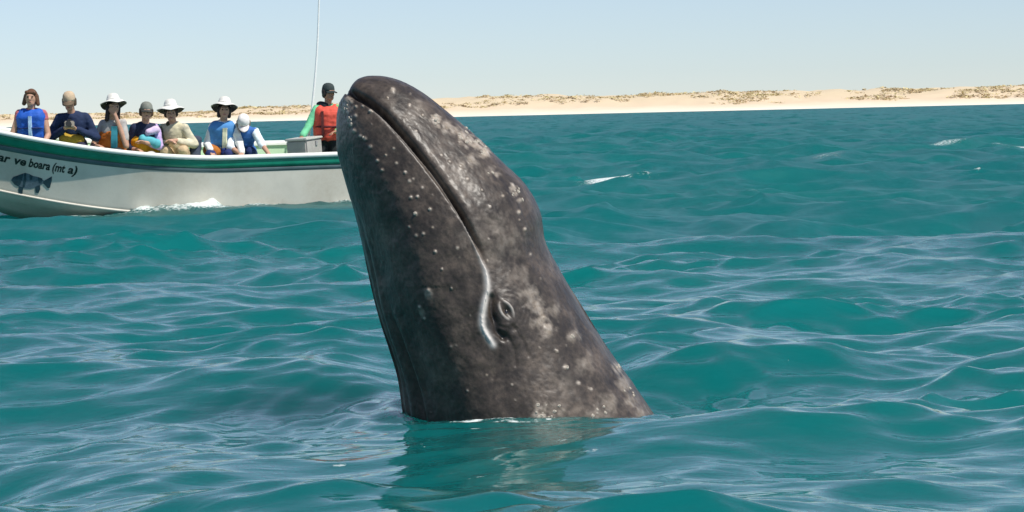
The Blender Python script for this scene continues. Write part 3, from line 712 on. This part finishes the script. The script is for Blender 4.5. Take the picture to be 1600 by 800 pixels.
def make_person(label, px, seat_off, hip_z, sp, group='sightseers in the boat'):
    """sp keys: chest, head (offset from hip), yaw (face turn), tilt, el/er elbows, hl/hr hands, colours"""
    s = boat_s(px, seat_off)
    w0 = BOAT_M @ Vector((s, seat_off, 0)); base = Vector((w0.x, w0.y, hip_z))
    root = bpy.data.objects.new('person', None); C.objects.link(root); root.location = base
    tag(root, label, 'person', group)
    stand = sp.get('stand', False)
    ch = Vector(sp.get('chest', (0, -.04, .33))); hd = Vector(sp.get('head', (0, -.07, .68)))
    sx = sp.get('sx', 0.185) * .88
    skin = sp.get('skin', SKIN)
    spine = (ch).normalized()
    nk = ch + (hd - ch) * 0.46
    side = Vector((1, 0, 0))
    if 'sh_yaw' in sp: side = Vector((math.cos(sp['sh_yaw']), math.sin(sp['sh_yaw']), 0))
    shc = ch + (nk - ch) * .66; shl = shc - side * sx; shr = shc + side * sx
    el, er, hl, hr = (Vector(sp[k]) for k in ('el', 'er', 'hl', 'hr'))
    rotsp = spine.to_track_quat('Z', 'Y').to_matrix() if abs(spine.z) < .97 else Matrix.Identity(3)
    rotsp = Quaternion(Vector((0, 0, 1)).cross(spine).normalized() if Vector((0, 0, 1)).cross(spine).length > 1e-3 else Vector((1, 0, 0)), Vector((0, 0, 1)).angle(spine)).to_matrix()
    hq = Euler((sp.get('tilt', 0.0), sp.get('lean', 0.0), sp.get('yaw', 0.0)), 'XYZ').to_matrix()   # face looks along -y
    H = lambda v: hd + hq @ Vector(v)
    if stand:
        kn = [Vector((-.11, -.04, -.43)), Vector((.11, -.04, -.43))]; an = [Vector((-.12, 0, -.83)), Vector((.12, 0, -.83))]
    else:
        ky = sp.get('knee', (-.30, .02)); kn = [Vector((-.13, ky[0], ky[1])), Vector((.13, ky[0], ky[1]))]
        fz = max(sp.get('foot', -.40), -hip_z + .10) if not stand else -.83
        an = [Vector((-.12, ky[0] + .14, fz)), Vector((.12, ky[0] + .14, fz))]
    hips = [Vector((-.09, 0, 0)), Vector((.09, 0, 0))]
    # ---- body, one continuous surface
    P = Prims()
    P.ell((0, 0, 0.02), (.165, .115, .12)); P.cap((0, 0, .05), ch * .75, .125, .13)
    P.ell(ch, (.165, .11, .19), rotsp); P.cap(ch + spine * .1, nk, .09, .055); P.cap(nk, hd, .054, .054)
    P.cap(shl, shc + (nk - shc) * .5, .05, .055); P.cap(shr, shc + (nk - shc) * .5, .05, .055)
    P.ell(hd, (.076, .094, .112), hq); P.ell(H((0, -.03, -.065)), (.055, .06, .055), hq)
    P.cap(H((0, -.088, .02)), H((0, -.112, -.018)), .011, .016)
    P.ell(H((0, -.075, .035)), (.055, .025, .014), hq)
    for q in (-1, 1): P.ell(H((q * .078, .005, -.005)), (.012, .022, .032), hq)
    for (a, b, c) in ((shl, el, hl), (shr, er, hr)):
        P.cap(a, b, .052, .042); P.cap(b, c, .042, .029)
    for q, (e_, h_) in ((-1, (el, hl)), (1, (er, hr))):
        dd = (h_ - e_).normalized(); fd = Vector(sp.get('fl' if q < 0 else 'fr', dd)); hand(P, h_, fd, sp.get('pn', (0, -.4, -1)), q)
    for q in (0, 1):
        P.cap(hips[q], kn[q], .088, .062); P.cap(kn[q], an[q], .058, .042)
        P.cap(an[q] + Vector((0, .02, -.03)), an[q] + Vector((0, -.15, -.05)), .042, .034)
    P.build('body', skin, root, 0.0096, 2)
    # ---- face
    for q in (-1, 1):
        bm = bmesh.new(); bmesh.ops.create_uvsphere(bm, u_segments=10, v_segments=6, radius=.0095); me = bpy.data.meshes.new('eye'); bm.to_mesh(me); bm.free()
        o = link('eye', me, EYEM, root); o.location = H((q * .032, -.089, .012))
    bm = bmesh.new(); bmesh.ops.create_uvsphere(bm, u_segments=12, v_segments=6, radius=1); me = bpy.data.meshes.new('mouth'); bm.to_mesh(me); bm.free()
    o = link('mouth', me, LIPM, root); o.location = H((0, -.088, -.055)); o.rotation_euler = hq.to_euler(); o.scale = (.024, .008, .007)
    # ---- shirt
    T = Prims(); g = .016
    T.ell((0, 0, 0.04), (.17 + g, .12 + g, .12)); T.cap((0, 0, .05), ch * .75, .13 + g, .135 + g)
    T.ell(ch, (.17 + g, .115 + g, .185 + g), rotsp); T.cap(ch + spine * .1, nk - (nk - ch) * .12, .10, .068); T.cap(shl, shc + (nk - shc) * .42, .048 + g, .05 + g); T.cap(shr, shc + (nk - shc) * .42, .048 + g, .05 + g)
    sl = sp.get('sleeve', 1.0)
    def sleeve(Q, a, b, c, L):
        Q.cap(a, a + (b - a) * min(1, L * 2), .050 + g, .044 + g)
        if L > .5: Q.cap(b, b + (c - b) * (L - .5) * 2 * .93, .046 + g, .033 + g)
    two = sp.get('sleeve_cols')
    if sl > 0 and not two:
        sleeve(T, shl, el, hl, sl); sleeve(T, shr, er, hr, sl)
    T.build('shirt', cloth(sp['shirt']), root, 0.0145, 2)
    if two:
        for (a, b, c, col) in ((shl, el, hl, two[0]), (shr, er, hr, two[1])):
            Q = Prims(); sleeve(Q, a, b, c, sl); Q.build('sleeve', cloth(col), root, 0.0145, 2)
    # ---- trousers
    T = Prims(); g = .015
    T.ell((0, 0, .01), (.168 + g, .118 + g, .12))
    for q in (0, 1):
        T.cap(hips[q], kn[q], .092 + g, .066 + g); T.cap(kn[q], kn[q] + (an[q] - kn[q]) * .93, .064 + g, .05 + g)
    T.build('trousers', cloth(sp.get('trousers', (.05, .055, .07))), root, 0.0155, 2)
    # ---- life vest
    if 'vest' in sp:
        v = sp['vest']; T = Prims(); g = .052; lo, hi = v.get('span', (0.0, 1.0))
        top = ch + (nk - ch) * .45; a = top * lo; b = ch * (0.2 + hi)
        for q in (-1, -.5, 0, .5, 1):
            T.cap(a + side * q * .085 + Vector((0, -.025 + .012 * abs(q), .03)), (ch * hi + (top - ch) * max(0, hi - .25)) + side * q * .085 + Vector((0, -.025 + .012 * abs(q), 0)), .085 + g, .078 + g)
        if hi > .9:
            for q in (-1, 1): T.cap(ch + side * q * .10 + Vector((0, -.05, .05)), nk + side * q * .10 + Vector((0, 0, -.02)), .06, .045)
        vo = T.build('life_vest', cloth(v['col'], .7), root, 0.0145, 2)
        if 'stripe' in v:
            bm = bmesh.new(); n_ = 14
            L = []
            for k in range(n_):
                f = k / (n_ - 1); z = 0.02 + f * (top.z - .02); yc = ch.y * (z / max(ch.z, .1)) - .170 - .022 * math.sin(min(1, f * 1.15) * math.pi)
                xw = v['stripe'].get('w', .03); xo = v['stripe'].get('x', 0)
                L.append([bm.verts.new((ch.x * f + xo + a_, yc + d_, z)) for a_, d_ in ((-xw, .03), (-xw * .8, -.006), (xw * .8, -.006), (xw, .03))])
            for k in range(n_ - 1):
                for c_ in range(3): bm.faces.new((L[k][c_], L[k][c_ + 1], L[k + 1][c_ + 1], L[k + 1][c_]))
            me = bpy.data.meshes.new('stripe'); bm.to_mesh(me); bm.free(); link('stripe', me, cloth(v['stripe']['col']), vo)
        for bz in v.get('belts', ()):
            T = Prims()
            for q in range(-4, 5):
                aa = q * .32; bb = (q + 1) * .32
                if q < 4: T.cap((.205 * math.sin(aa), -.185 * math.cos(aa) + ch.y * bz / .35, bz), (.205 * math.sin(bb), -.185 * math.cos(bb) + ch.y * bz / .35, bz), .016, .016)
            T.build('belt', cloth(v.get('belt_col', (.55, .38, .02))), vo, 0.01, 1)
    # ---- extra garments (scarf, collar, sash)
    for (nm, a, b, ra, rb, col) in sp.get('extra', ()):
        T = Prims(); T.cap(a, b, ra, rb); T.build(nm, cloth(col), root, 0.0155, 2)
    # ---- hair
    if 'hair' in sp:
        h = sp['hair']; T = Prims()
        T.ell(H((0, .018, .02)), (.090, .098, .112), hq)
        for q in (-1, 1): T.cap(H((q * .070, .01, .03)), H((q * (.072 + .015 * h.get('flare', 0)), .0, -.05 - h.get('len', 0))), .034, .03)
        T.cap(H((0, .07, .02)), H((0, .08, -.06 - h.get('len', 0))), .06, .05)
        if h.get('fringe'): T.cap(H((-.05, -.062, .075)), H((.05, -.062, .075)), .03, .03)
        T.build('hair', mat('hair', h['col'], rough=.55, var=.35, scale=60, bump=.6), root, 0.009, 1)
    # ---- hats
    hat = sp.get('hat')
    if hat:
        hm = cloth(hat['col'], .8)
        if hat['kind'] == 'brim':
            br = hat.get('r', .20)
            prof = [(.001, .155), (.045, .153), (.072, .135), (.086, .10), (.094, .05), (.098, .04), (.13, .030), (br * .85, .012), (br, -.006), (br * .995, -.012), (br * .84, .004), (.12, .018), (.09, .02), (.088, .06), (.06, .12), (.001, .14)]
            me = lathe('hat', prof, 40, lambda p: Vector((p.x, p.y * 1.08, p.z + (0.02 * abs(p.x) / br - .016 * (p.y / br) ** 2 + .006 * math.sin(5 * math.atan2(p.y, p.x))) * (1 if math.hypot(p.x, p.y) > .1 else 0))))
            o = link('hat', me, hm, root); o.location = H((0, .005, .045)); o.rotation_euler = (hq @ Euler((hat.get('t', -.30), hat.get('l', 0), 0)).to_matrix()).to_euler()
            me = lathe('hat_band', [(.0945, .05), (.0975, .052), (.0935, .075), (.090, .076)], 40, lambda p: Vector((p.x, p.y * 1.08, p.z)))
            link('hat_band', me, cloth(hat.get('band', hat['col'])), o)
            u_ = lathe('brim_shade', [(.10, .012), (.125, .010), (br * .84, -.003), (br * .97, -.017)], 40, lambda p: Vector((p.x, p.y * 1.08, p.z - .004 + (0.02 * abs(p.x) / br - .016 * (p.y / br) ** 2 + .006 * math.sin(5 * math.atan2(p.y, p.x))))))
            link('brim_shade', u_, cloth(hat.get('under', hat['col'])), o)  # dark underside: shade below the brim put into the colour
        else:
            prof = [(.001, .122), (.03, .119), (.06, .104), (.080, .075), (.088, .035), (.089, .0), (.084, .0), (.08, .04), (.05, .095), (.001, .112)]
            me = lathe('cap', prof, 32, lambda p: Vector((p.x, p.y * 1.16, p.z)))
            o = link('cap', me, hm, root); o.location = H((0, .008, .03)); o.rotation_euler = (hq @ Euler((hat.get('t', .1), 0, 0)).to_matrix()).to_euler()
            bm = bmesh.new(); rows = []
            for k in range(7):
                f = k / 6; row = []
                for q in range(13):
                    a = (q / 12 - .5) * 2; x_ = a * .078; y_ = -(.1 * math.sqrt(max(0, 1 - (a * .85) ** 2))) - f * .088 * math.sqrt(max(0, 1 - a * a * .9)); row.append((x_, y_, .012 - f * .018 - .018 * a * a))
                rows.append(row)
            top_ = [[bm.verts.new((p[0], p[1], p[2] + .004)) for p in r_] for r_ in rows]; bo_ = [[bm.verts.new((p[0], p[1], p[2] - .004)) for p in r_] for r_ in rows]
            for k in range(6):
                for q in range(12):
                    bm.faces.new((top_[k][q], top_[k][q + 1], top_[k + 1][q + 1], top_[k + 1][q])); bm.faces.new((bo_[k][q], bo_[k + 1][q], bo_[k + 1][q + 1], bo_[k][q + 1]))
            for q in range(12): bm.faces.new((top_[6][q], top_[6][q + 1], bo_[6][q + 1], bo_[6][q]))
            for f in bm.faces: f.smooth = True
            me = bpy.data.meshes.new('visor'); bm.to_mesh(me); bm.free(); link('visor', me, cloth(hat.get('visor', hat['col'])), o)
    PEOPLE_SEATS[label] = (s, seat_off, hip_z, stand)
    return root

BROWN = (.055, .028, .016); DARKH = (.018, .012, .010); OFFW = (.78, .76, .70)
p1 = make_person('person in blue life vest with brown bobbed hair, arms on the gunwale near the bow', 54, 0.05, 0.94, dict(
    knee=(-.18, .0), foot=-.36, chest=(.01, -.07, .34), head=(.03, -.15, .655), lean=.06, el=(-.25, -.12, .16), er=(.24, -.12, .14), hl=(-.30, -.34, .03), hr=(.20, -.36, -.04), fl=(.4, -.9, -.15), fr=(-.5, -.85, -.1),
    shirt=(.42, .12, .14), sleeve=.12, vest=dict(col=(.012, .10, .50), stripe=dict(col=(.40, .60, .85), w=.026, x=.01), belts=(.10, .24), belt_col=(.01, .03, .14)), trousers=(.05, .06, .09),
    hair=dict(col=(.12, .055, .028), len=.03, flare=1.6, fringe=True)))
p2 = make_person('person in tan cap and navy jacket looking down at a camera', 119, 0.05, 0.90, dict(
    knee=(-.22, .0), foot=-.38, chest=(.02, -.09, .32), head=(-.01, -.21, .63), tilt=.32, sh_yaw=.25, el=(-.32, -.10, .12), er=(.33, -.08, .13), hl=(-.07, -.30, .26), hr=(.09, -.30, .25), fl=(.6, -.4, .5), fr=(-.6, -.4, .5), sx=.205,
    shirt=(.012, .026, .075), extra=(('waist_pouch', (-.10, -.17, .12), (.10, -.17, .10), .085, .08, (.42, .27, .03)),),
    trousers=(.02, .02, .05), hair=dict(col=(.10, .07, .045), len=-.02), hat=dict(kind='cap', col=(.52, .40, .27), visor=(.13, .095, .06))))  # visor colour darkened to carry the brim's shadow
p3 = make_person('person in white brimmed hat holding a hand up to the face, long dark hair', 178, 0.12, 0.78, dict(
    chest=(.03, -.08, .33), head=(.07, -.17, .66), yaw=.45, lean=.12, sh_yaw=-.3, el=(-.25, -.12, .12), er=(.24, -.22, .12), hl=(-.12, -.34, .12), hr=(.10, -.25, .56), fr=(-.25, .05, 1), sx=.175,
    shirt=(.42, .40, .38), sleeve=.34, vest=dict(col=(.62, .17, .025), span=(0, .75), stripe=dict(col=(.05, .30, .38), w=.05, x=.06), belts=(.06,), belt_col=(.65, .42, .04)),
    extra=(('cloth_bundle', (.10, -.2, .03), (.17, -.16, .0), .06, .06, (.02, .03, .035)),), trousers=(.03, .04, .05),
    hair=dict(col=DARKH, len=.13, flare=.6), hat=dict(kind='brim', col=OFFW, r=.185, under=(.05, .045, .035), l=-.12)))
p4 = make_person('person in grey cap and navy shirt with a turquoise and lavender sleeve', 229, 0.12, 0.72, dict(
    chest=(.02, -.10, .33), head=(.07, -.20, .645), yaw=.3, lean=.08, sh_yaw=.35, el=(-.23, -.12, .14), er=(.24, -.15, .16), hl=(-.06, -.32, .12), hr=(.06, -.33, .22), sx=.17,
    shirt=(.012, .02, .055), sleeve=.8, sleeve_cols=((.012, .02, .055), (.52, .40, .68)), vest=dict(col=(.72, .36, .015), span=(0, .62), belts=(.03,), belt_col=(.16, .04, .02)),
    extra=(('towel', (.02, -.24, .27), (.20, -.24, .20), .07, .075, (.10, .42, .48)), ('towel_fold', (.10, -.25, .36), (.20, -.2, .40), .055, .06, (.62, .50, .70))),
    trousers=(.60, .58, .54), hair=dict(col=BROWN, len=-.02), hat=dict(kind='cap', col=(.20, .21, .18), visor=(.05, .05, .045))))
p5 = make_person('person in cream shirt, beige trousers with raised knees and white brimmed hat', 281, 0.12, 0.72, dict(
    chest=(-.02, -.10, .32), head=(-.05, -.21, .625), yaw=.15, tilt=.15, lean=-.05, sh_yaw=-.2, el=(-.24, -.18, .17), er=(.26, -.12, .17), hl=(-.08, -.38, .22), hr=(.02, -.38, .24), fl=(.7, -.4, 0), fr=(-.8, -.3, 0),
    shirt=(.62, .56, .38), sleeve=.95, knee=(-.36, .10), foot=-.45, trousers=(.58, .43, .26), sleeve_cols=((.10, .12, .08), (.62, .57, .42)),
    extra=(('scarf', (-.08, -.14, .46), (-.02, -.18, .34), .06, .05, (.06, .055, .025)), ('jacket', (.27, -.02, .22), (.24, -.05, -.02), .085, .09, (.05, .065, .10))),
    hair=dict(col=BROWN, len=-.02), hat=dict(kind='brim', col=OFFW, r=.20, under=(.06, .055, .045))))
p6 = make_person('person in blue vest and white sleeves with a white brimmed hat, shade painted under its brim', 350, 0.15, 0.72, dict(
    chest=(.03, -.10, .33), head=(.07, -.20, .645), yaw=.2, lean=.08, el=(-.20, -.13, .17), er=(.27, -.20, .20), hl=(-.13, -.28, .08), hr=(.33, -.42, .02), fr=(.3, -.8, -.4), sx=.17,
    shirt=(.80, .80, .76), sleeve=.98, vest=dict(col=(.07, .25, .56), span=(.45, 1.0), stripe=dict(col=(.80, .78, .55), w=.035, x=.05)),
    extra=(('waist_pouch', (-.17, -.14, .09), (-.08, -.2, .05), .095, .095, (.42, .14, .02)), ('lap_cloth', (.07, -.17, .04), (.22, -.17, -.02), .09, .1, (.012, .03, .16))),
    trousers=(.02, .035, .14), hair=dict(col=DARKH, len=.03), hat=dict(kind='brim', col=OFFW, r=.195, under=(.035, .03, .028))))
p7 = make_person('person in white cap bending over the gunwale with both hands down', 384, 0.10, 0.74, dict(
    chest=(.02, -.20, .26), head=(.05, -.40, .43), tilt=.75, yaw=.15, el=(-.14, -.46, .10), er=(.30, -.42, .14), hl=(.02, -.62, .00), hr=(.42, -.58, -.01), fl=(.2, -.9, -.3), fr=(.2, -.9, -.3), sx=.19,
    shirt=(.045, .15, .45), sleeve=.62, sleeve_cols=((.74, .80, .88), (.72, .82, .90)), trousers=(.012, .03, .12),
    extra=(('collar', (-.12, -.28, .38), (-.06, -.36, .28), .06, .055, (.012, .03, .05)),),
    hair=dict(col=(.25, .18, .13), len=-.03), hat=dict(kind='cap', col=(.80, .77, .74), visor=(.78, .72, .70))))
p8 = make_person('standing boat skipper in dark cap, green jacket and red life vest', 516, 0.05, 0.925, dict(
    stand=True, chest=(0, -.02, .33), head=(.03, -.05, .665), yaw=.75, el=(-.27, -.10, .20), er=(.27, -.05, .14), hl=(-.36, -.27, .03), hr=(.14, -.22, .10), fl=(-.5, -.8, -.3), skin=SKIN2,
    shirt=(.10, .44, .22), sleeve=.98, sleeve_cols=((.16, .55, .30), (.32, .62, .22)), vest=dict(col=(.72, .095, .06), span=(.1, .95), stripe=dict(col=(.10, .02, .02), w=.02, x=-.06), belts=(.17,), belt_col=(.08, .01, .015)),
    extra=(('collar', (-.10, .0, .50), (-.02, -.06, .47), .06, .06, (.02, .025, .03)),), trousers=(.014, .018, .02),
    hair=dict(col=DARKH, len=-.03), hat=dict(kind='cap', col=(.035, .05, .05), visor=(.03, .04, .04))))

# ------------------------------------------------------------------ boat fittings
def fittings():
    wood = M_PALE
    seats = []
    for lab, (s, yo, hz, stand) in PEOPLE_SEATS.items():
        if not stand: seats.append((s, hz))
    for s, hz in seats:
        u = s / BL + .5; zl = (hz - .115) + math.sin(R(6)) * .12
        uf = u + .16 / BL; hb = float(hull_pt(uf, (float(sheer(uf)) - zl + .04) / float(sheer(uf) - chine(uf)), -.055)[1])
        zb = max(.03, float(chine(u)) + .04)
        if zl > 0.2:
            me = box_mesh('bench', .30, hb * 2, .035, .008, (s, 0, zl)); link('bench', me, wood, boat)
            me = box_mesh('bench_support', .05, .5, max(.05, zl - zb), .006, (s, 0, (zl + zb) / 2)); link('bench_support', me, wood, boat)
    # bow seats are high: a raised foredeck carries them
    s8 = PEOPLE_SEATS[list(PEOPLE_SEATS)[-1]][0]
    # console box by the skipper
    gm = mat('console_grey', (0.40, 0.385, 0.36), rough=.6, var=.12, scale=8, bump=.1)
    sc = boat_s(484, .22)
    bmx = box_mesh('console', .46, .34, .94, .02, (0, 0, .47)); o = link('console', bmx, gm, boat)
    o.location = (sc, .22, .03); o.rotation_euler = (R(6), 0, R(38))
    lid = box_mesh('lid', .49, .37, .035, .01, (0, 0, .955)); link('lid', lid, mat('console_lid', (.55, .54, .50), rough=.5, var=.1), o)
    lt = box_mesh('latch', .05, .02, .07, .004, (-.05, .178, .88)); link('latch', lt, mat('latch_metal', (.3, .3, .3), rough=.35, var=.1), o)
    # whip antenna
    a0 = BOAT_MI @ at(480, 232, 34.3); a1 = BOAT_MI @ at(499, -40, 34.3)
    bm = bmesh.new(); n_ = 12; ring = []
    for k in range(n_):
        f = k / (n_ - 1); p = a0.lerp(a1, f) + Vector((-.05 * math.sin(f * math.pi), 0, 0)); r = .012 * (1 - f) + .011
        ring.append([bm.verts.new(p + Vector((r * math.cos(q * math.pi / 4), r * math.sin(q * math.pi / 4), 0))) for q in range(8)])
    for k in range(n_ - 1):
        for q in range(8): bm.faces.new((ring[k][q], ring[k][(q + 1) % 8], ring[k + 1][(q + 1) % 8], ring[k + 1][q]))
    bm.faces.new(ring[-1])
    for f in bm.faces: f.smooth = True
    me = bpy.data.meshes.new('antenna'); bm.to_mesh(me); bm.free(); an = link('antenna', me, mat('antenna_white', (.90, .90, .88), rough=.35, var=.05), boat)
    bm = bmesh.new(); bmesh.ops.create_cone(bm, cap_ends=True, segments=12, radius1=.035, radius2=.022, depth=.14, matrix=Matrix.Translation(a0)); me = bpy.data.meshes.new('antenna_base'); bm.to_mesh(me); bm.free()
    link('antenna_base', me, mat('base_metal', (.35, .36, .36), rough=.35, var=.1), an)
    # lettering and fish emblem follow the topside; coordinates: a = metres aft along the boat, d = metres below the sheer
    ink = mat('lettering_black', (.012, .020, .016), rough=.5, var=.2, bump=0)
    blue = mat('emblem_blue', (.018, .045, .060), rough=.5, var=.35, scale=30, bump=0)
    blue2 = mat('emblem_slate', (.085, .13, .16), rough=.5, var=.25, scale=30, bump=0)
    def on_hull(me, s0, d0, off):
        for v in me.vertices:
            s = s0 - v.co.x; u = s / BL + .5; d = d0 - v.co.y
            t = d / float(sheer(u) - chine(u)); p = hull_pt(u, np.clip(t, 0, 1), off, 1); v.co = Vector(p)
        me.update()
    def text(word, px, d0, size, wide):
        cu = bpy.data.curves.new('txt', 'FONT'); cu.body = word; cu.size = size; cu.shear = .28; cu.offset = size * .03; cu.resolution_u = 2; cu.extrude = 0
        ob = bpy.data.objects.new('txt', cu); C.objects.link(ob)
        dg = bpy.context.evaluated_depsgraph_get(); me = bpy.data.meshes.new_from_object(ob.evaluated_get(dg), depsgraph=dg); bpy.data.objects.remove(ob)
        bm = bmesh.new(); bm.from_mesh(me); bmesh.ops.subdivide_edges(bm, edges=[e for e in bm.edges if e.calc_length() > .06], cuts=2); bmesh.ops.triangulate(bm, faces=bm.faces); bm.to_mesh(me); bm.free()
        xs = [v.co.x for v in me.vertices]; k = wide / (max(xs) - min(xs)); x0 = min(xs)
        for v in me.vertices: v.co.x = (v.co.x - x0) * k
        on_hull(me, boat_s(px, .8), d0, .004); me.name = 'lettering'; link('lettering', me, ink, boat)
    for word, pa, pb in (('Mar', -6, 27), ('ve', 33, 49), ('boara', 53, 85), ('(mt', 88, 107), ('a)', 111, 125)):
        text(word, pa, .395, .165, boat_s(pa, .8) - boat_s(pb, .8))
    def poly(name, pts, m, off):
        bm = bmesh.new(); vs_ = [bm.verts.new((a, d, 0)) for a, d in pts]; bm.faces.new(vs_)
        bmesh.ops.triangulate(bm, faces=bm.faces); bmesh.ops.subdivide_edges(bm, edges=list(bm.edges), cuts=1); bmesh.ops.triangulate(bm, faces=bm.faces)
        me = bpy.data.meshes.new(name); bm.to_mesh(me); bm.free(); return me
    # fish in units of its picture box (x 0..60, y 0..33) -> metres
    sF = boat_s(28, .75); k = (boat_s(28, .75) - boat_s(88, .75)) / 60
    def fish(pts, m, off, par):
        me = poly('fin', [(x * k, -(y) * k * 1.0 + x * k * .23) for x, y in pts], m, off); on_hull(me, sF, .55, off); return link('fish_emblem' if par is None else 'marking', me, m, par or boat)
    body = fish([(0, 9), (3, 4), (9, 2), (14, 0), (20, -2), (26, 0), (31, 3), (38, 5), (44, 8), (48, 12), (47, 16), (42, 19), (36, 22), (28, 24), (20, 23), (12, 20), (5, 16)], blue2, .004, None)
    for pts in ([(0, 9), (3, 4), (9, 2), (14, 0), (17, -1.5), (16, 8), (13, 17), (10, 19), (5, 16)], [(18, -1.5), (21, -2), (22, 8), (20, 20), (17, 21), (18, 8)], [(26, 0), (31, 3), (30, 9), (27, 9)],
                [(39, 5), (45, 8), (45, 14), (41, 14), (39, 10)], [(11, 19), (18, 21), (17, 31), (14, 33), (11, 31)], [(35, 21), (42, 18), (43, 25), (40, 31), (36, 30)], [(47, 12), (59, 5), (59, 12), (57, 23), (54, 24), (47, 16)]):
        fish(pts, blue, .0075, body)
fittings()

# camera in the hands of the person in the tan cap
def hand_camera():
    r = bpy.data.objects.new('photo_camera', None); C.objects.link(r); r.location = p2.location + Vector((.01, -.36, .32)); r.rotation_euler = (R(-8), 0, R(4))
    tag(r, 'grey and black camera held by the person in the tan cap', 'camera')
    blk = mat('camera_black', (.03, .03, .03), rough=.45, var=.2); gry = mat('camera_grey', (.32, .29, .24), rough=.5, var=.15)
    link('camera_body', box_mesh('camera_body', .135, .06, .09, .012), gry, r)
    bm = bmesh.new(); bmesh.ops.create_cone(bm, cap_ends=True, segments=20, radius1=.036, radius2=.04, depth=.09, matrix=Matrix.Translation((0, -.07, -.005)) @ Euler((R(90), 0, 0)).to_matrix().to_4x4())
    me = bpy.data.meshes.new('lens'); bm.to_mesh(me); bm.free(); link('lens', me, blk, r)
    link('viewfinder', box_mesh('viewfinder', .05, .05, .03, .008, (0, 0, .055)), blk, r)
hand_camera()
